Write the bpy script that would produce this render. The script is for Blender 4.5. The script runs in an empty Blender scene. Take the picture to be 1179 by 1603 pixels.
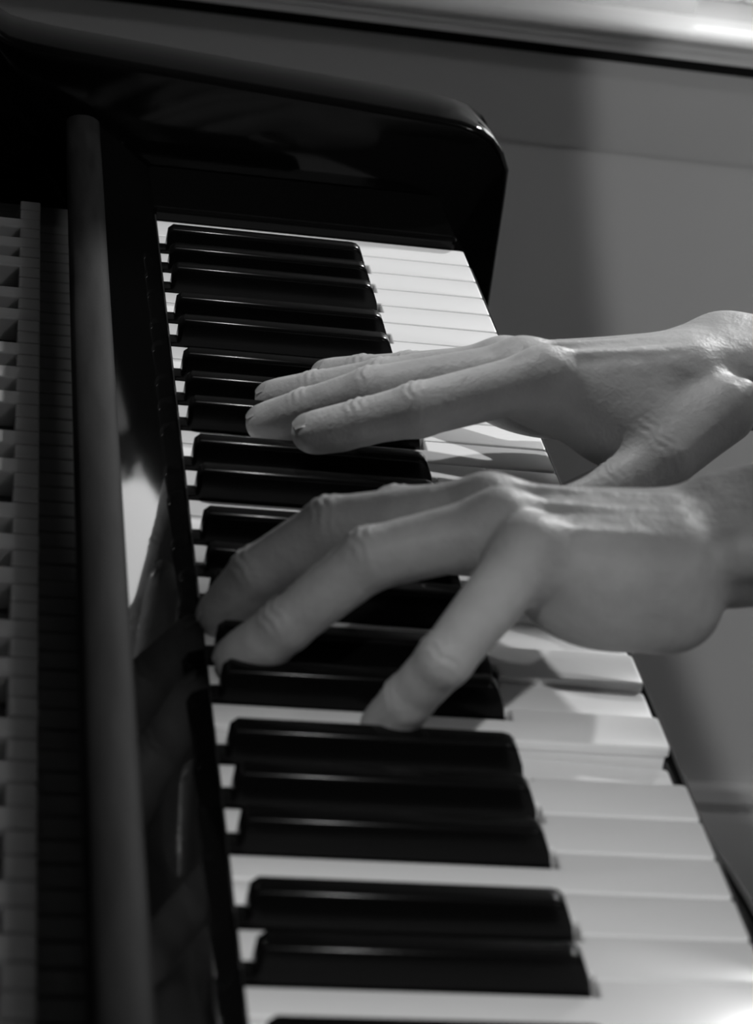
import bpy, bmesh, math, random
import numpy as np
from mathutils import Vector, Matrix

# ------------------------------------------------------------------ camera, world, lights
C = bpy.context.scene.collection
S = bpy.context.scene
CAM = (-0.08681, -1.30405, 0.41721); AZ, EL, ROLL, FPX = 0.28072, -0.39881, 0.18530, 4319.0   # the photo is an off-centre crop
f = Vector((math.sin(AZ)*math.cos(EL), math.cos(AZ)*math.cos(EL), math.sin(EL)))
r = f.cross(Vector((0, 0, 1))).normalized(); u = r.cross(f)
rr = math.cos(ROLL)*r + math.sin(ROLL)*u; uu = -math.sin(ROLL)*r + math.cos(ROLL)*u
cam_d = bpy.data.cameras.new('camera'); cam = bpy.data.objects.new('camera', cam_d); C.objects.link(cam)
cam.matrix_world = Matrix(((rr.x, uu.x, -f.x, CAM[0]), (rr.y, uu.y, -f.y, CAM[1]), (rr.z, uu.z, -f.z, CAM[2]), (0, 0, 0, 1)))
cam_d.sensor_fit = 'VERTICAL'; cam_d.sensor_height = 24.0; cam_d.lens = FPX/1603*24.0
cam_d.shift_x = (589.5-1064.07)/1603; cam_d.shift_y = (863.4-801.5)/1603
cam_d.clip_start = 0.02; cam_d.clip_end = 60
cam_d.dof.use_dof = True; cam_d.dof.focus_distance = 1.22; cam_d.dof.aperture_fstop = 11.0
S.camera = cam

W = bpy.data.worlds.new('sky'); S.world = W; W.use_nodes = True
W.node_tree.nodes['Background'].inputs[0].default_value = (1, 1, 1, 1)
W.node_tree.nodes['Background'].inputs[1].default_value = 0.05

def light(name, kind, loc, energy, aim=None, **kw):
    d = bpy.data.lights.new(name, kind); o = bpy.data.objects.new(name, d); C.objects.link(o)
    o.location = loc; d.energy = energy
    if aim is not None:
        o.rotation_euler = (Vector(aim)-Vector(loc)).to_track_quat('-Z', 'Y').to_euler()
    for k, v in kw.items(): setattr(d, k, v)
    return o
SUN = Vector((0.49, 0.82, 0.455))                       # towards the low sun outside the window
light('sun', 'SUN', (1.5, 2.6, 1.5), 3.0, aim=Vector((1.5, 2.6, 1.5))-SUN, angle=math.radians(2.5))
light('hanging_lamp', 'SPOT', (-0.19, 0.0, 0.80), 18, aim=(0.09, -0.12, 0), shadow_soft_size=0.02, spot_size=math.radians(44), spot_blend=0.6)
light('room_lamp', 'SPOT', (-0.36, -1.85, 1.5), 77, aim=(0.09, -0.67, 0), shadow_soft_size=0.04, spot_size=math.radians(13), spot_blend=0.8)
light('unseen_lamp', 'SPOT', (2.3, -1.2, 0.36), 54, aim=(2.3, 0.6, 0.36), shadow_soft_size=0.01, spot_size=math.radians(96.8), spot_blend=0.012)  # unseen spot, added so its cone edge draws the shadow edge on the wall
light('ambient_fill', 'POINT', (1.2, -1.4, 1.55), 8, shadow_soft_size=0.08)  # added fill that lifts the dark side of the room, no known fixture

S.view_settings.view_transform = 'Standard'; S.view_settings.look = 'None'
S.view_settings.gamma = 1.0; S.view_settings.use_curve_mapping = False
S.view_settings.exposure = 0.0

# ------------------------------------------------------------------ materials
def mat(name, col, rough=0.5, spec=0.5, noise=None, bump=None, coat=0.0, sss=0.0):
    m = bpy.data.materials.new(name); m.use_nodes = True
    nt = m.node_tree; b = nt.nodes['Principled BSDF']
    b.inputs['Base Color'].default_value = (col, col, col, 1)
    b.inputs['Roughness'].default_value = rough
    b.inputs['Specular IOR Level'].default_value = spec
    b.inputs['Coat Weight'].default_value = coat
    if sss:
        b.inputs['Subsurface Weight'].default_value = sss
        b.inputs['Subsurface Radius'].default_value = (1, 1, 1); b.inputs['Subsurface Scale'].default_value = 0.0025
    tc = nt.nodes.new('ShaderNodeTexCoord')
    if noise:                                         # (scale, low, high, stretch)
        mp = nt.nodes.new('ShaderNodeMapping'); mp.inputs['Scale'].default_value = noise[3]
        nt.links.new(tc.outputs['Object'], mp.inputs[0])
        n = nt.nodes.new('ShaderNodeTexNoise'); n.inputs['Scale'].default_value = noise[0]; n.inputs['Detail'].default_value = 5
        nt.links.new(mp.outputs[0], n.inputs['Vector'])
        rp = nt.nodes.new('ShaderNodeValToRGB')
        rp.color_ramp.elements[0].position = 0.3; rp.color_ramp.elements[1].position = 0.7
        a, c = noise[1], noise[2]
        rp.color_ramp.elements[0].color = (a, a, a, 1); rp.color_ramp.elements[1].color = (c, c, c, 1)
        nt.links.new(n.outputs[0], rp.inputs[0]); nt.links.new(rp.outputs[0], b.inputs['Base Color'])
    if bump:                                          # (scale, strength, distance)
        n2 = nt.nodes.new('ShaderNodeTexNoise'); n2.inputs['Scale'].default_value = bump[0]; n2.inputs['Detail'].default_value = 4
        nt.links.new(tc.outputs['Object'], n2.inputs['Vector'])
        bp = nt.nodes.new('ShaderNodeBump'); bp.inputs['Strength'].default_value = bump[1]; bp.inputs['Distance'].default_value = bump[2]
        nt.links.new(n2.outputs[0], bp.inputs['Height']); nt.links.new(bp.outputs[0], b.inputs['Normal'])
        if len(bump) > 3:                             # a second, coarser relief under the fine one
            n3 = nt.nodes.new('ShaderNodeTexNoise'); n3.inputs['Scale'].default_value = bump[3]; n3.inputs['Detail'].default_value = 3
            nt.links.new(tc.outputs['Object'], n3.inputs['Vector'])
            b3 = nt.nodes.new('ShaderNodeBump'); b3.inputs['Strength'].default_value = bump[4]; b3.inputs['Distance'].default_value = bump[5]
            nt.links.new(n3.outputs[0], b3.inputs['Height']); nt.links.new(b3.outputs[0], bp.inputs['Normal'])
    return m
M = {
 'ivory': mat('ivory_plastic', 0.78, 0.28, 0.45),
 'ebony': mat('ebony_black', 0.003, 0.2, 0.15),
 'lacquer': mat('black_lacquer', 0.002, 0.05, 0.13),
 'dusty': mat('dusty_name_rail', 0.012, 0.75, 0.08, noise=(140, 0.004, 0.016, (1, 0.12, 1)), bump=(900, 0.15, 0.0004)),
 'stick': mat('dark_key_wood', 0.2, 0.6, 0.2, noise=(70, 0.16, 0.24, (0.2, 1, 1))),
 'button': mat('pale_button_wood', 0.6, 0.6, 0.2, noise=(70, 0.55, 0.65, (0.2, 1, 1))),
 'felt': mat('dark_felt', 0.015, 0.95, 0.1, bump=(1500, 0.3, 0.0005)),
 'wall': mat('grey_wall_paint', 0.62, 0.7, 0.2, bump=(400, 0.05, 0.0005)),
 'trim': mat('white_gloss_paint', 0.75, 0.35, 0.4),
 'floor': mat('dark_floor_wood', 0.12, 0.4, 0.4, noise=(6, 0.09, 0.15, (1, 6, 1))),
 'ceiling': mat('white_ceiling', 0.6, 0.9, 0.1),
 'skin': mat('skin', 0.37, 0.50, 0.32, noise=(45, 0.32, 0.40, (1, 1, 1)), bump=(700, 0.30, 0.0007, 150, 0.35, 0.002), sss=0.12),
 'nail': mat('fingernail', 0.52, 0.25, 0.5),
 'cloth': mat('dark_trouser_cloth', 0.012, 0.9, 0.1, bump=(1200, 0.3, 0.0006)),
 'brass': mat('steel_pin', 0.6, 0.25, 0.5),
}
def glass():
    m = bpy.data.materials.new('window_glass'); m.use_nodes = True; nt = m.node_tree; nt.nodes.clear()
    o = nt.nodes.new('ShaderNodeOutputMaterial'); mx = nt.nodes.new('ShaderNodeMixShader')
    t = nt.nodes.new('ShaderNodeBsdfTransparent'); g = nt.nodes.new('ShaderNodeBsdfGlossy'); g.inputs['Roughness'].default_value = 0.02
    fr = nt.nodes.new('ShaderNodeFresnel'); fr.inputs[0].default_value = 1.45
    nt.links.new(fr.outputs[0], mx.inputs[0]); nt.links.new(t.outputs[0], mx.inputs[1]); nt.links.new(g.outputs[0], mx.inputs[2])
    nt.links.new(mx.outputs[0], o.inputs[0]); return m
M['glass'] = glass()

# ------------------------------------------------------------------ mesh helpers
def link(name, me, m, parent=None, smooth=False):
    o = bpy.data.objects.new(name, me); C.objects.link(o)
    if m and not me.materials: me.materials.append(M[m])
    if parent: o.parent = parent
    if smooth:
        for p in me.polygons: p.use_smooth = True
    return o
def to_mesh(bm, name):
    bmesh.ops.recalc_face_normals(bm, faces=bm.faces)
    me = bpy.data.meshes.new(name); bm.to_mesh(me); bm.free(); return me
def bevel(bm, w, seg=2, edges=None):
    bmesh.ops.bevel(bm, geom=list(edges if edges is not None else bm.edges), offset=w, segments=seg, profile=0.5, affect='EDGES', clamp_overlap=True)
def box_bm(x0, x1, y0, y1, z0, z1, b=0, seg=2):
    bm = bmesh.new(); bmesh.ops.create_cube(bm, size=1)
    for v in bm.verts:
        v.co = Vector((x0+(v.co.x+.5)*(x1-x0), y0+(v.co.y+.5)*(y1-y0), z0+(v.co.z+.5)*(z1-z0)))
    if b: bevel(bm, b, seg)
    return bm
def box(name, x0, x1, y0, y1, z0, z1, m, parent=None, b=0, seg=2):
    return link(name, to_mesh(box_bm(x0, x1, y0, y1, z0, z1, b, seg), name), m, parent)
def extrude_profile(name, pts, y0, y1, m, parent=None, b=0, seg=3, smooth=False):
    """pts: closed (x, z) outline, extruded from y0 to y1"""
    bm = bmesh.new()
    a = [bm.verts.new((x, y0, z)) for x, z in pts]; c = [bm.verts.new((x, y1, z)) for x, z in pts]
    n = len(pts)
    bm.faces.new(a); bm.faces.new(c[::-1])
    for i in range(n): bm.faces.new((a[i], c[i], c[(i+1) % n], a[(i+1) % n]))
    bmesh.ops.recalc_face_normals(bm, faces=bm.faces)
    if b:
        ed = [e for e in bm.edges if abs(e.verts[0].co.y-e.verts[1].co.y) < 1e-6]
        bevel(bm, b, seg, ed)
    me = to_mesh(bm, name); o = link(name, me, m, parent)
    if smooth:
        for p in me.polygons: p.use_smooth = True
        me.set_sharp_from_angle(angle=math.radians(32))
    return o
def structure(o): o['kind'] = 'structure'; return o
def tag(o, label, cat, group=None):
    o['label'] = label; o['category'] = cat
    if group: o['group'] = group
    return o
def arc(cx, cz, rad, a0, a1, n):
    return [(cx+rad*math.cos(math.radians(a0+(a1-a0)*i/n)), cz+rad*math.sin(math.radians(a0+(a1-a0)*i/n))) for i in range(n+1)]

# ------------------------------------------------------------------ the room
ZF, ZC, XL, XR, YN, YW = -0.72, 1.70, -0.46, 2.6, -3.2, 0.60
WX0, WX1, WZ0, WZ1 = 0.40, 1.36, 0.0, 1.15             # window opening in the far wall
structure(box('floor', XL-.1, XR+.1, YN-.1, YW+.15, ZF-.05, ZF, 'floor'))
structure(box('ceiling', XL-.1, XR+.1, YN-.1, YW+.15, ZC, ZC+.05, 'ceiling'))
structure(box('wall_left', XL-.1, XL, YN-.1, YW+.15, ZF, ZC, 'wall'))
structure(box('wall_right', XR, XR+.1, YN-.1, YW+.15, ZF, ZC, 'wall'))
structure(box('wall_near', XL, XR, YN-.1, YN, ZF, ZC, 'wall'))
bm = bmesh.new()
for (a, b_, c, d) in ((XL, WX0, ZF, ZC), (WX1, XR, ZF, ZC), (WX0, WX1, ZF, WZ0), (WX0, WX1, WZ1, ZC)):
    t = box_bm(a, b_, YW, YW+.15, c, d); me = bpy.data.meshes.new('t'); t.to_mesh(me); t.free(); bm.from_mesh(me); bpy.data.meshes.remove(me)
structure(link('wall_far', to_mesh(bm, 'wall_far'), 'wall'))
# window sill board with a rounded nose and a stepped fascia, then a flat apron board on the wall below it
YS = YW-0.045
nose = [(YW, 0.0), (YS+.008, 0.0)] + [(YS+.008+.008*math.cos(math.radians(a)), -0.008+.008*math.sin(math.radians(a))) for a in (105, 120, 135, 150, 165, 180)] + \
       [(YS+.002, -0.0115), (YS+.005, -0.0125), (YS+.005, -0.0168), (YS+.007, -0.0176), (YS+.007, -0.0235), (YW, -0.0235)]
def extrude_x(name, prof, x0, x1, m):
    bm = bmesh.new()
    a = [bm.verts.new((x0, y, z)) for y, z in prof]; c = [bm.verts.new((x1, y, z)) for y, z in prof]; n = len(prof)
    bm.faces.new(a); bm.faces.new(c[::-1])
    for i in range(n): bm.faces.new((a[i], c[i], c[(i+1) % n], a[(i+1) % n]))
    me = to_mesh(bm, name)
    for p in me.polygons: p.use_smooth = True
    me.set_sharp_from_angle(angle=math.radians(35))
    return link(name, me, m)
structure(extrude_x('trim_1', nose, XL, XR, 'trim'))
structure(extrude_x('trim_2', [(YW, -0.0235), (YW-.004, -0.0235), (YW-.004, -0.102), (YW-.002, -0.106), (YW, -0.106)], XL, XR, 'wall'))
structure(extrude_x('sill_shade_strip', [(YW, -0.0235), (YW-.006, -0.0235), (YW-.006, -0.0385), (YW, -0.0385)], XL, XR, 'felt'))   # dark strip standing in for the shadow line under the sill
structure(extrude_x('baseboard_far', [(YW, -0.62), (YW-.010, -0.622), (YW-.014, -0.632), (YW-.011, -0.642), (YW-.016, -0.650), (YW-.016, ZF), (YW, ZF)], XL, XR, 'trim'))
win = bpy.data.objects.new('window_1', None); C.objects.link(win); win.location = (WX0, YW+.08, WZ0); win['kind'] = 'structure'
def wpart(name, x0, x1, y0, y1, z0, z1, m, b=.003):
    o = box(name, x0-win.location.x, x1-win.location.x, y0-win.location.y, y1-win.location.y, z0-win.location.z, z1-win.location.z, m, win, b=b); return o
for x in (WX0, WX1-.05, (WX0+WX1)/2-.02): wpart('window_frame', x, x+.05, YW+.06, YW+.11, WZ0, WZ1, 'trim')
for z in (WZ0, WZ1-.05): wpart('window_frame', WX0+.05, WX1-.05, YW+.06, YW+.11, z, z+.05, 'trim')
xm = (WX0+WX1)/2
for a, b_ in ((WX0+.05, xm-.02), (xm+.03, WX1-.05)): wpart('pane', a, b_, YW+.083, YW+.087, WZ0+.05, WZ1-.05, 'glass', b=0)
pl = light('window_daylight_portal', 'AREA', ((WX0+WX1)/2, YW+.13, (WZ0+WZ1)/2), 1, aim=((WX0+WX1)/2, YW-1, (WZ0+WZ1)/2), shape='RECTANGLE', size=WX1-WX0, size_y=WZ1-WZ0)
pl.data.cycles.is_portal = True

# ------------------------------------------------------------------ the piano
KW = 0.0235
piano = bpy.data.objects.new('upright_piano', None); C.objects.link(piano)
piano.location = (0, 0, ZF)
tag(piano, 'black lacquered upright piano with its keyboard open under two playing hands', 'piano')
PO = -Vector(piano.location)
def pp(o):
    o.parent = piano; o.location = o.location + PO; return o
YB, NWH = 0.0713, 52                                  # cheek plane; number of white keys
YLOW = -NWH*KW
YBn = YLOW-0.0713
# side panels: low arm in front sweeping up to the tall case behind
side = [(-0.44, ZF), (0.12, ZF), (0.12, -0.20), (0.16, -0.17), (0.1815, -0.13), (0.1815, 0.010), (0.1812, 0.0226), (0.1773, 0.0315), (0.171, 0.0385), (0.1625, 0.0435), (0.152, 0.0462), (0.14, 0.0475),
        (0.10, 0.0500), (0.046, 0.0533), (0.0, 0.0563), (-0.0500, 0.0597), (-0.0660, 0.0613), (-0.0760, 0.0630), (-0.0835, 0.0670), (-0.0895, 0.0735), (-0.0935, 0.082), (-0.0965, 0.095), (-0.100, 0.13), (-0.120, 0.392), (-0.44, 0.392)]
for y0, y1 in ((YB, YB+.050), (YBn-.050, YBn)):
    o = pp(extrude_profile('side_panel', side, y0, y1, 'lacquer', b=0.004, smooth=True))
pp(box('top_lid', -0.45, -0.112, YBn-.06, YB+.06, 0.392, 0.412, 'lacquer', b=.004))
pp(box('upper_panel', -0.135, -0.118, YBn, YB, 0.030, 0.392, 'lacquer'))
pp(box('lower_panel', 0.03, 0.045, YBn, YB, ZF+.10, -0.075, 'lacquer'))
pp(box('bottom_board', -0.42, 0.05, YBn, YB, ZF, ZF+.10, 'lacquer'))
pp(box('back_frame', -0.44, -0.40, YBn, YB, ZF+.1, 0.392, 'stick'))
pp(box('keybed', -0.40, 0.150, YBn, YB, -0.075, -0.034, 'lacquer'))
# key slip: thin rounded rail in front of the keys
slip = [(0.1512, -0.075), (0.1512, -0.0135)] + arc(0.1545, -0.0135, 0.0033, 180, 20, 5) + [(0.1600, -0.020), (0.1605, -0.034), (0.1600, -0.075)]
pp(extrude_profile('key_slip', slip, YBn, YB, 'lacquer', smooth=True))
# rounded lower moulding that swells out from the key slip along the bass half
bm = bmesh.new(); rings = []
for y, xo in ((-0.485, .1600), (-0.500, .1640), (-0.515, .1664), (-0.530, .1686), (-0.545, .1712), (-0.558, .1735), (-0.58, .1760), (-0.62, .1785), (-0.70, .180), (-1.20, .180), (YLOW, .180)):
    w = xo-.1585
    rings.append([bm.verts.new(q) for q in [(.1585, y, -.070), (.1585, y, -.022)] + [(.1585+w*math.sin(math.radians(a)), y, -.034+.012*math.cos(math.radians(a))) for a in (20, 40, 60, 80, 90)] + [(xo, y, -.050), (.1585+w*.7, y, -.064)]])
for q in range(len(rings)-1):
    for k in range(9): bm.faces.new((rings[q][k], rings[q][(k+1) % 9], rings[q+1][(k+1) % 9], rings[q+1][k]))
bm.faces.new(rings[0]); bm.faces.new(rings[-1][::-1])
pp(link('slip_moulding', to_mesh(bm, 'slip_moulding'), 'lacquer', smooth=True))
# key blocks at both ends
for y0, y1 in ((0.0012, YB-.0003), (YBn+.0003, YLOW-.0012)):
    pp(box('key_block', -0.004, 0.1465, y0, y1, -0.03, 0.0062, 'lacquer', b=.0025, seg=3))
# name board: concave glossy face behind the keys, dusty rail on top of it
NB = [(-0.0024, 0.0012), (-0.0026, 0.0036), (-0.0100, 0.0095), (-0.0200, 0.0172), (-0.0280, 0.0228), (-0.0305, 0.0246)]
pp(extrude_profile('name_board', NB + [(-0.0440, 0.0246), (-0.0440, 0.014), (-0.014, 0.0045)], YBn, YB, 'lacquer', smooth=True))
rail = arc(-0.0380, 0.0290, 0.0080, 0, 180, 10)
o = pp(extrude_profile('name_rail', [(-0.0300, 0.0240)] + [(x, 0.0290+(z-.0290)*.5) for x, z in rail] + [(-0.0460, 0.0240)], YBn+.015, YB-.015, 'dusty', b=.002, smooth=True))
pp(box('name_felt', -0.0045, -0.0016, YBn, YB, 0.0003, 0.0026, 'felt', b=.0006))
pp(box('balance_rail', -0.100, -0.040, YBn, YB, -0.034, -0.022, 'stick'))

# ---- keys
def poly_prism(bm, outline, z0, z1):
    a = [bm.verts.new((x, y, z0)) for x, y in outline]; c = [bm.verts.new((x, y, z1)) for x, y in outline]; n = len(outline)
    fs = [bm.faces.new(a[::-1]), bm.faces.new(c)]
    for i in range(n): fs.append(bm.faces.new((a[i], a[(i+1) % n], c[(i+1) % n], c[i])))
    return a, c, fs
SH = {'C#': -0.0026, 'D#': 0.0026, 'F#': -0.0038, 'G#': 0.0, 'A#': 0.0038}
NAMES = 'CDEFGAB'
PIV = -0.060                                          # the keys rock on the balance rail here
def white_mesh(n, far_full=False, near_full=False):
    """local origin: balance point; x towards the player; y = 0 at the key's near (bass) edge"""
    g = 0.00045; hb = 0.0062
    lo, hi = g, KW-g
    up = {'C': 'C#', 'D': 'D#', 'F': 'F#', 'G': 'G#', 'A': 'A#'}.get(n); dn = {'D': 'C#', 'E': 'D#', 'G': 'F#', 'A': 'G#', 'B': 'A#'}.get(n)
    thi = KW+SH[up]-hb if up and not far_full else hi
    tlo = SH[dn]+hb if dn and not near_full else lo
    xf, xn, xb = 0.150-PIV, 0.0985-PIV, -0.004-PIV
    out = [(xb, tlo), (xn, tlo)]
    if tlo != lo: out.append((xn, lo))
    out += [(xf, lo), (xf, hi)]
    if thi != hi: out.append((xn, hi))
    out += [(xn, thi), (xb, thi)]
    # drop duplicates
    o2 = []
    for q in out:
        if not o2 or (abs(q[0]-o2[-1][0])+abs(q[1]-o2[-1][1])) > 1e-6: o2.append(q)
    bm = bmesh.new()
    a, c, fs = poly_prism(bm, o2, -0.0032, 0.0)
    bmesh.ops.recalc_face_normals(bm, faces=bm.faces)
    vert = [e for e in bm.edges if abs(e.verts[0].co.z-e.verts[1].co.z) > 1e-4 and min(v.co.x for v in e.verts) > xf-1e-5]
    bevel(bm, 0.0017, 3, vert)
    top = [e for e in bm.edges if all(abs(v.co.z) < 1e-6 for v in e.verts)]
    bevel(bm, 0.0008, 3, top)
    # the body below the capped top, set back a little under the lip
    i = 0.0005
    o3 = [(max(xb, min(x, xf-0.0016)), y+(i if y < KW/2 else -i)) for x, y in o2]
    poly_prism(bm, o3, -0.021, -0.0030)
    me = to_mesh(bm, 'white_key')
    for p in me.polygons: p.use_smooth = True
    me.set_sharp_from_angle(angle=math.radians(40)); me.materials.append(M['ivory']); return me
def black_mesh():
    bm = bmesh.new()
    # rings along x of rounded-trapezium cross sections, local x from the balance point, y centred
    def ring(x, wb, wt, zb, zt, rad):
        pts = [(-wb, zb)]
        for k in range(5):
            a = math.radians(180-90*k/4); pts.append((-wt+rad+rad*math.cos(a), zt-rad+rad*math.sin(a)))
        for k in range(5):
            a = math.radians(90-90*k/4); pts.append((wt-rad+rad*math.cos(a), zt-rad+rad*math.sin(a)))
        pts.append((wb, zb)); return [bm.verts.new((x-PIV, y, z)) for y, z in pts]
    secs = [(-0.004, .0050, .0048, -.012, .0012, .0006), (0.0012, .0050, .0048, -.012, .0014, .0006), (0.0018, .0054, .0046, -.012, .0098, .0018), (0.0040, .0055, .0047, -.012, .0118, .0020),
            (0.0885, .0055, .0047, -.012, .0118, .0020), (0.0908, .0055, .0047, -.012, .0113, .0020), (0.0925, .0055, .0047, -.012, .0098, .0019), (0.0950, .0055, .0049, -.012, .0040, .0015), (0.0962, .0055, .0051, -.012, -.002, .0012), (0.0966, .0055, .0052, -.012, -.008, .0012)]
    rs = [ring(*s) for s in secs]
    for q in range(len(rs)-1):
        for k in range(len(rs[0])):
            k2 = (k+1) % len(rs[0]); bm.faces.new((rs[q][k], rs[q+1][k], rs[q+1][k2], rs[q][k2]))
    bm.faces.new(rs[0]); bm.faces.new(rs[-1][::-1])
    me = to_mesh(bm, 'black_key')
    for p in me.polygons: p.use_smooth = True
    me.set_sharp_from_angle(angle=math.radians(50)); me.materials.append(M['ebony']); return me
SW = KW*7/12                                          # key levers share the octave evenly
def lever_mesh():
    me = to_mesh(box_bm(-0.0999-PIV, -0.0045-PIV, -SW/2+.0006, SW/2-.0006, -0.021, -0.0045, .0006, 1), 'key_lever'); me.materials.append(M['stick']); return me
def button_mesh(x0):
    me = to_mesh(box_bm(x0-PIV, -0.0567-PIV, -SW/2+.0005, SW/2-.0005, -0.0044, 0.0062, .0007, 2), 'key_button'); me.materials.append(M['button']); return me
WM = {}
BM_ = black_mesh(); LM = lever_mesh(); BW, BBk = button_mesh(-0.0660), button_mesh(-0.0790)
DIP = 0.0098/0.21
pressed = {('B', 4): .75, ('D', 5): .3, ('F', 5): .25, ('G#', 5): .6}
def key(name, me, ylocal, ystick, bmesh_, dip):
    o = link(name, me, None, piano)
    o.location = Vector((PIV, ylocal, 0)) + PO
    o.rotation_euler = (0, DIP*dip, 0)
    l = link('key_lever', LM, None, o); l.location = (0, ystick-ylocal, 0)
    b = link('key_button', bmesh_, None, o); b.location = (0, ystick-ylocal, 0)
    return o
for i in range(NWH):                                  # i = 0 is the topmost C next to the far cheek
    n = NAMES[-i % 7]; octv = 8-(i+6)//7
    far_full = (i == 0); near_full = (i == NWH-1)
    kk = (n, far_full, near_full)
    if kk not in WM: WM[kk] = white_mesh(*kk)
    yn = -(i+1)*KW
    semi = {'C': 0, 'D': 2, 'E': 4, 'F': 5, 'G': 7, 'A': 9, 'B': 11}[n]
    yC = -(1+7*(8-octv))*KW                           # near edge of that octave's C
    key('white_key', WM[kk], yn, yC+(semi+.5)*SW, BW, pressed.get((n, octv), 0))
    sh = n+'#'
    if sh in SH and i > 0:
        key('black_key', BM_, yn+KW+SH[sh], yC+(semi+1.5)*SW, BBk, pressed.get((sh, octv), 0))


# ------------------------------------------------------------------ unseen globe lamp by the window, added for its reflection in the name board
lamp = bpy.data.objects.new('unseen_lamp', None); C.objects.link(lamp); lamp.location = (0.362, 0.60, 0.095)
tag(lamp, 'unseen globe lamp on a bracket, added for its bright reflection', 'lamp')
gm = bpy.data.materials.new('unseen_globe_glow'); gm.use_nodes = True
gb = gm.node_tree.nodes['Principled BSDF']; gb.inputs['Emission Color'].default_value = (1, 1, 1, 1); gb.inputs['Emission Strength'].default_value = 3.5
M['glow'] = gm
bm = bmesh.new(); bmesh.ops.create_uvsphere(bm, u_segments=32, v_segments=20, radius=.050, matrix=Matrix.Translation((.058, -.050, 0)))
link('unseen_globe', to_mesh(bm, 'unseen_globe'), 'glow', lamp, smooth=True)
box('unseen_lamp_bracket', .006, .060, -.006, -.001, -.006, .006, 'lacquer', lamp, b=.001)
box('unseen_lamp_plate', -.012, .014, -.004, 0, -.03, .03, 'lacquer', lamp, b=.0015)

# ------------------------------------------------------------------ the pianist's hands (smooth blended solids)
def surface_nets(D, org, h):
    nx, ny, nz = D.shape; ins = D < 0
    cnt = np.zeros((nx-1, ny-1, nz-1), np.int8)
    for a in (0, 1):
        for b in (0, 1):
            for c in (0, 1): cnt += ins[a:nx-1+a, b:ny-1+b, c:nz-1+c]
    act = (cnt > 0) & (cnt < 8)
    idx = np.argwhere(act); vid = -np.ones(act.shape, np.int64); vid[act] = np.arange(len(idx))
    cor = np.array([(a, b, c) for a in (0, 1) for b in (0, 1) for c in (0, 1)])
    val = np.stack([D[idx[:, 0]+c[0], idx[:, 1]+c[1], idx[:, 2]+c[2]] for c in cor], 1)
    acc = np.zeros((len(idx), 3)); num = np.zeros(len(idx))
    for i in range(8):
        for j in range(i+1, 8):
            if np.abs(cor[i]-cor[j]).sum() != 1: continue
            s = (val[:, i] < 0) != (val[:, j] < 0)
            t = np.where(s, val[:, i]/np.where(s, val[:, i]-val[:, j], 1), 0)
            acc += s[:, None]*(cor[i]+t[:, None]*(cor[j]-cor[i])); num += s
    V = (idx+acc/num[:, None])*h+org
    Q = []
    for ax in range(3):
        o1, o2 = [(1, 2), (2, 0), (0, 1)][ax]
        sl0 = [slice(1, n-1) for n in (nx, ny, nz)]; sl1 = list(sl0)
        sl0[ax] = slice(0, D.shape[ax]-1); sl1[ax] = slice(1, D.shape[ax])
        a, b = ins[tuple(sl0)], ins[tuple(sl1)]
        for flag, cond in ((0, a & ~b), (1, ~a & b)):
            e = np.argwhere(cond)
            off = np.array([1, 1, 1]); off[ax] = 0
            e = e+off
            def cell(d1, d2):
                q = e.copy(); q[:, o1] -= d1; q[:, o2] -= d2
                return vid[q[:, 0], q[:, 1], q[:, 2]]
            q = np.stack([cell(1, 1), cell(0, 1), cell(0, 0), cell(1, 0)], 1)
            Q.append(q if flag == 0 else q[:, ::-1])
    Q = np.concatenate(Q)
    return V, Q
def smin(a, b, k):
    h = np.maximum(k-np.abs(a-b), 0)/k
    return np.minimum(a, b)-h*h*k*0.25
class Field:
    def __init__(s, lo, hi, h):
        s.h = h; s.lo = np.array(lo); n = np.ceil((np.array(hi)-s.lo)/h).astype(int)+1
        s.ax = [s.lo[i]+h*np.arange(n[i]) for i in range(3)]; s.n = n
    def new(s): return np.full(s.n, 0.05, np.float32)
    def local(s, lo, hi, pad):
        sl = []
        for i in range(3):
            a = int(max(0, math.floor((lo[i]-pad-s.lo[i])/s.h))); b = int(min(s.n[i], math.ceil((hi[i]+pad-s.lo[i])/s.h)+1))
            sl.append(slice(a, max(a, b)))
        g = np.meshgrid(*[s.ax[i][sl[i]] for i in range(3)], indexing='ij')
        return tuple(sl), g
    def cone(s, D, a, b, ra, rb, k=0.006):
        a, b = np.array(a), np.array(b); R = max(ra, rb)+2*k+.004
        sl, (X, Y, Z) = s.local(np.minimum(a, b), np.maximum(a, b), R)
        if X.size == 0: return
        d = b-a; L = d@d
        t = np.clip(((X-a[0])*d[0]+(Y-a[1])*d[1]+(Z-a[2])*d[2])/L, 0, 1)
        q = np.sqrt((X-a[0]-t*d[0])**2+(Y-a[1]-t*d[1])**2+(Z-a[2]-t*d[2])**2)-(ra+t*(rb-ra))
        D[sl] = smin(D[sl], q, k)
    def ell(s, D, c, rad, k=0.008, rot=None):
        c, rad = np.array(c), np.array(rad); Rm = rad.max()+2*k+.004
        sl, (X, Y, Z) = s.local(c, c, Rm)
        if X.size == 0: return
        P = np.stack([X-c[0], Y-c[1], Z-c[2]], -1)
        if rot is not None: P = P@np.array(rot).T
        k0 = np.sqrt(((P/rad)**2).sum(-1)); k1 = np.sqrt(((P/rad**2)**2).sum(-1))+1e-9
        D[sl] = smin(D[sl], k0*(k0-1)/k1, k)
def V3(*a): return np.array(a, float)
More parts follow.
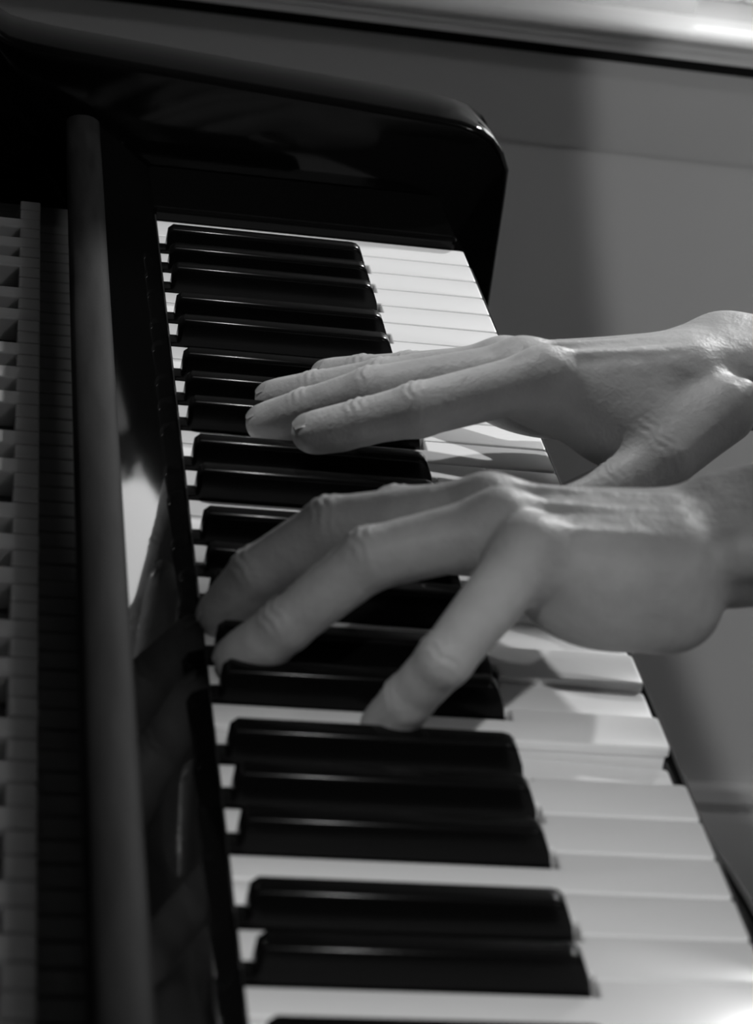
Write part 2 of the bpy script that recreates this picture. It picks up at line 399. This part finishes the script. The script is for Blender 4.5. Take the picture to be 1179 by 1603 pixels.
def make_hand(h, vox=0.0009):
    F = Field(h['lo'], h['hi'], vox)
    palm = F.new()
    carp = h['carpals']; fing = h['fingers']
    mcps = [f_[0][3] for f_ in fing]
    for i, (m, c) in enumerate(zip(mcps, carp)):
        m, c = V3(*m), V3(*c); dn = V3(0, 0, -.0035)
        F.cone(palm, m+dn, c, h['mr'][i], .0135, .010)
        if i < 3:                                          # flesh between neighbouring metacarpals
            m2, c2 = V3(*mcps[i+1]), V3(*carp[i+1])
            F.cone(palm, (m*.9+c*.1+m2*.9+c2*.1)/2+V3(.003, 0, -.0085), (c+c2)/2+V3(0, 0, -.002), .0085, .0125, .008)
    for e in h['flesh']: F.ell(palm, *e)
    for e in h['cones']: F.cone(palm, *e)
    w0, w1 = V3(*h['wrist']), V3(*h['elbow'])
    wy, ey = V3(*h['wspread']), V3(*h['espread'])
    for sgn in (-1, 1):
        F.cone(palm, w0+sgn*wy, w1+sgn*ey, .0195, .031, .010)
    for i, (m, c) in enumerate(zip(mcps, carp)):
        # knuckle head and the tendon behind it
        m, c = V3(*m), V3(*c)
        F.ell(palm, m+V3(*h['kn'][i]), (.0088, .0085, .0074), .005)
        dirv = (c-m)/np.linalg.norm(c-m); upv = V3(0, 0, 1)-dirv*dirv[2]
        F.cone(palm, m+upv*(h['mr'][i]-.0024)+dirv*.006, c+upv*.0112, .0028, .0022, .0030)
    for e in h['tendons']: F.cone(palm, *e)
    out = palm.copy()
    for pts, rad in fing+[h['thumb']]:
        fd = F.new(); P = [V3(*q) for q in pts]
        for i in range(len(P)-1):
            F.cone(fd, P[i], P[i+1], rad[i], rad[i+1], .0025)
        # soft pad under the fingertip, slight waist between the joints
        ax = (P[0]-P[1])/np.linalg.norm(P[0]-P[1])
        pad = V3(0, 0, -1)-ax*(-ax[2]); pad /= np.linalg.norm(pad)
        F.cone(fd, P[0]+pad*.0008-ax*.004, P[0]*.45+P[1]*.55+pad*.0012, rad[0]*.97, rad[1]*.9, .004)
        out = np.minimum(out, smin(palm, fd, .0075))
    V, Q = surface_nets(out, F.lo, vox)
    # two rounds of gentle relaxation, then knuckle creases on the back of the finger joints
    for it in range(3):
        acc = np.zeros_like(V); cn = np.zeros(len(V))
        for k in range(4):
            np.add.at(acc, Q[:, k], V[Q[:, (k+1) % 4]]); np.add.at(cn, Q[:, k], 1)
            np.add.at(acc, Q[:, (k+1) % 4], V[Q[:, k]]); np.add.at(cn, Q[:, (k+1) % 4], 1)
        V = V*.5+.5*acc/cn[:, None]
    fn = np.cross(V[Q[:, 2]]-V[Q[:, 0]], V[Q[:, 3]]-V[Q[:, 1]]); N = np.zeros_like(V)
    for k in range(4): np.add.at(N, Q[:, k], fn)
    N /= np.linalg.norm(N, axis=1)[:, None]+1e-12
    for pts, rad in fing+[h['thumb']]:
        for j in (1, 2):
            if j >= len(pts)-1: continue
            a, b, c = V3(*pts[j-1]), V3(*pts[j]), V3(*pts[j+1])
            ax = (c-a)/np.linalg.norm(c-a); upv = b-(a+c)/2; upv = V3(0, 0, 1)+upv*20; upv -= ax*(upv@ax); upv /= np.linalg.norm(upv)
            rel = V-b; s_ = rel@ax; dist = np.linalg.norm(rel, axis=1)
            wgt = np.exp(-(s_/.0042)**2)*np.clip(N@upv, 0, 1)*(dist < rad[j]*1.7)
            V = V+N*(wgt*(.00030*np.cos(2*np.pi*s_/.0036+1.3*np.sin(rel@np.cross(ax, upv)*700))+.0002*(j == 2)))[:, None]
    return V, Q
def nail_mesh(tip, dip, r_, lng=.0105, roll=0.0):
    tip, dip = V3(*tip), V3(*dip); d = (tip-dip)/np.linalg.norm(tip-dip)
    n = V3(0, 0, 1)-d*d[2]; n /= np.linalg.norm(n); s_ = np.cross(d, n)
    n, s_ = n*math.cos(roll)+s_*math.sin(roll), s_*math.cos(roll)-n*math.sin(roll)
    bm = bmesh.new(); NA, NB_ = 9, 9; g = []
    for i in range(NA):
        row = []
        for j in range(NB_):
            q = -1+2*j/(NB_-1); a = -.0045+lng*(i/(NA-1))
            if i == NA-1: a -= .0016*q*q
            if i == 0: a += .0022*q*q
            ph = q*math.radians(52); aa = max(a, 0)
            rr_ = math.sqrt(max(r_*r_-(aa*.93)**2, (r_*.35)**2))+.00035
            p_ = tip+d*a+rr_*(math.cos(ph)*n+math.sin(ph)*s_)
            row.append(bm.verts.new(p_))
        g.append(row)
    for i in range(NA-1):
        for j in range(NB_-1): bm.faces.new((g[i][j], g[i][j+1], g[i+1][j+1], g[i+1][j]))
    bmesh.ops.solidify(bm, geom=list(bm.faces), thickness=.0005)
    return to_mesh(bm, 'fingernail')
RH = dict(lo=(.015, -.375, -.012), hi=(.43, -.19, .125),
  fingers=[
   (((.0449, -.3116, .0205), (.0632, -.3162, .0285), (.0832, -.3215, .0375), (.1310, -.3165, .0530)), (.0078, .0090, .0106, .0112)),
   (((.0315, -.2730, .0075), (.0460, -.2815, .0175), (.0690, -.2935, .0320), (.1260, -.2970, .0485)), (.0080, .0090, .0105, .0115)),
   (((.0365, -.2462, .0078), (.0523, -.2555, .0160), (.0765, -.2680, .0270), (.1230, -.2760, .0410)), (.0076, .0086, .0100, .0110)),
   (((.0615, -.2135, .0078), (.0750, -.2225, .0135), (.0920, -.2350, .0200), (.1280, -.2570, .0345)), (.0068, .0076, .0088, .0100))],
  thumb=(((.1430, -.3440, .0120), (.1600, -.3420, .0200), (.1790, -.3345, .0300), (.2040, -.3190, .0470)), (.0085, .0100, .0115, .0135)),
  carpals=[(.193, -.303, .0535), (.194, -.292, .0530), (.195, -.280, .0500), (.196, -.268, .0450)], mr=[.0115, .0118, .0112, .0105],
  kn=[(0, -.001, .0045), (0, 0, .0050), (0, 0, .0045), (0, 0, .0040)],
  flesh=[((.170, -.318, .034), (.026, .013, .016), .012), ((.150, -.257, .0215), (.038, .0145, .0160), .010), ((.150, -.300, .038), (.030, .020, .012), .012), ((.216, -.262, .057), (.012, .009, .010), .008)],
  cones=[((.151, -.318, .043), (.178, -.330, .031), .0075, .0095, .012), ((.160, -.314, .046), (.184, -.322, .040), .009, .010, .012)],
  tendons=[((.212, -.318, .056), (.184, -.340, .036), .0034, .0030, .004)],
  wrist=(.213, -.280, .0490), wspread=(.0, .0105, -.0005), elbow=(.47, -.245, .055), espread=(0, .012, .002))
LH = dict(lo=(-.012, -.565, -.012), hi=(.43, -.375, .125),
  fingers=[
   (((.0522, -.5223, .0055), (.0569, -.5310, .0200), (.0650, -.5405, .0400), (.0945, -.5030, .0610)), (.0076, .0082, .0088, .0114)),
   (((.0079, -.4841, .0072), (.0207, -.4910, .0240), (.0457, -.4894, .0495), (.0870, -.4880, .0630)), (.0084, .0089, .0102, .0116)),
   (((.0040, -.4490, .0062), (.0137, -.4525, .0240), (.0368, -.4537, .0435), (.0860, -.4690, .0600)), (.0082, .0092, .0106, .0118)),
   (((.0480, -.4080, .0160), (.0510, -.4170, .0280), (.0620, -.4310, .0400), (.0930, -.4500, .0520)), (.0078, .0088, .0102, .0112))],
  thumb=(((.0860, -.4020, .0160), (.1060, -.4080, .0210), (.1280, -.4170, .0270), (.1520, -.4370, .0420)), (.0085, .0100, .0112, .0140)),
  carpals=[(.146, -.498, .0560), (.146, -.486, .0585), (.146, -.473, .0580), (.147, -.460, .0540)], mr=[.0110, .0115, .0118, .0115],
  kn=[(0, 0, .0045), (0, 0, .0050), (0, 0, .0050), (0, 0, .0040)],
  flesh=[((.128, -.500, .044), (.032, .014, .0165), .010), ((.148, -.497, .042), (.014, .012, .014), .008), ((.132, -.440, .040), (.026, .014, .014), .012), ((.115, -.472, .044), (.030, .022, .012), .012), ((.170, -.499, .066), (.012, .008, .009), .008)],
  cones=[((.106, -.440, .045), (.128, -.425, .033), .008, .0095, .014)],
  tendons=[],
  wrist=(.170, -.469, .0570), wspread=(.0, .0100, .0), elbow=(.43, -.46, .115), espread=(0, .012, .002))
person = bpy.data.objects.new('person', None); C.objects.link(person); person.location = (0.15, -0.40, 0.0)
tag(person, 'pianist reaching in from the right with two bare hands on the keys', 'person')
def hand_object(h, label, nails):
    V, Q = make_hand(h)
    me = bpy.data.meshes.new('hand'); me.from_pydata((V-np.array(person.location)).tolist(), [], Q.tolist()); me.update()
    o = link('hand', me, 'skin', person, smooth=True); o['label'] = label
    allf = h['fingers']+[h['thumb']]
    for i, roll in nails:
        pts, rad = allf[i]
        n = link('fingernail', nail_mesh(pts[0], pts[1], rad[0], roll=roll), 'nail', o, smooth=True); n.location = -Vector(person.location)
    return o
hand_object(RH, 'right hand stretched flat, farther from the camera', [(0, 0), (1, 0), (2, 0), (3, 0), (4, 0.3)])
hand_object(LH, 'left hand with arched fingers, nearer to the camera', [(0, 0), (1, 0), (2, 0), (3, 0), (4, -0.3)])

# dark sleeves pushed up to the middle of the forearms, off to the right of the frame
def sleeve(path, label):
    bm = bmesh.new(); rings = []; n = 24
    P = [V3(*q[:3]) for q in path]
    for i, (q, p_) in enumerate(zip(path, P)):
        d = P[min(i+1, len(P)-1)]-P[max(i-1, 0)]; d /= np.linalg.norm(d)
        s_ = np.cross(d, V3(0, 0, 1)); s_ /= np.linalg.norm(s_); u_ = np.cross(s_, d)
        rings.append([bm.verts.new(p_+q[3]*(1+.03*math.sin(5*k+i*2.1))*(math.cos(2*math.pi*k/n)*s_+math.sin(2*math.pi*k/n)*u_)-V3(*person.location)) for k in range(n)])
    for i in range(len(rings)-1):
        for k in range(n): bm.faces.new((rings[i][k], rings[i][(k+1) % n], rings[i+1][(k+1) % n], rings[i+1][k]))
    bm.faces.new(rings[0]); bm.faces.new(rings[-1][::-1])
    o = link('sleeve', to_mesh(bm, 'sleeve'), 'cloth', person, smooth=True); o['label'] = label
def elbow_path(w, e, sh):
    w, e, sh = V3(*w), V3(*e), V3(*sh); L = []
    for t, r_ in ((.66, .041), (.665, .050), (.70, .053), (.76, .050), (.82, .054), (.9, .053), (1.0, .055)): L.append((*(w+(e-w)*t), r_))
    for t, r_ in ((.1, .057), (.25, .056), (.4, .060), (.6, .064), (.8, .070), (1.0, .074)): L.append((*(e+(sh-e)*t), r_))
    return L
sleeve(elbow_path(RH['wrist'], RH['elbow'], (.66, -.20, .36)), 'dark sleeve of the right arm')
sleeve(elbow_path(LH['wrist'], LH['elbow'], (.64, -.56, .36)), 'dark sleeve of the left arm')
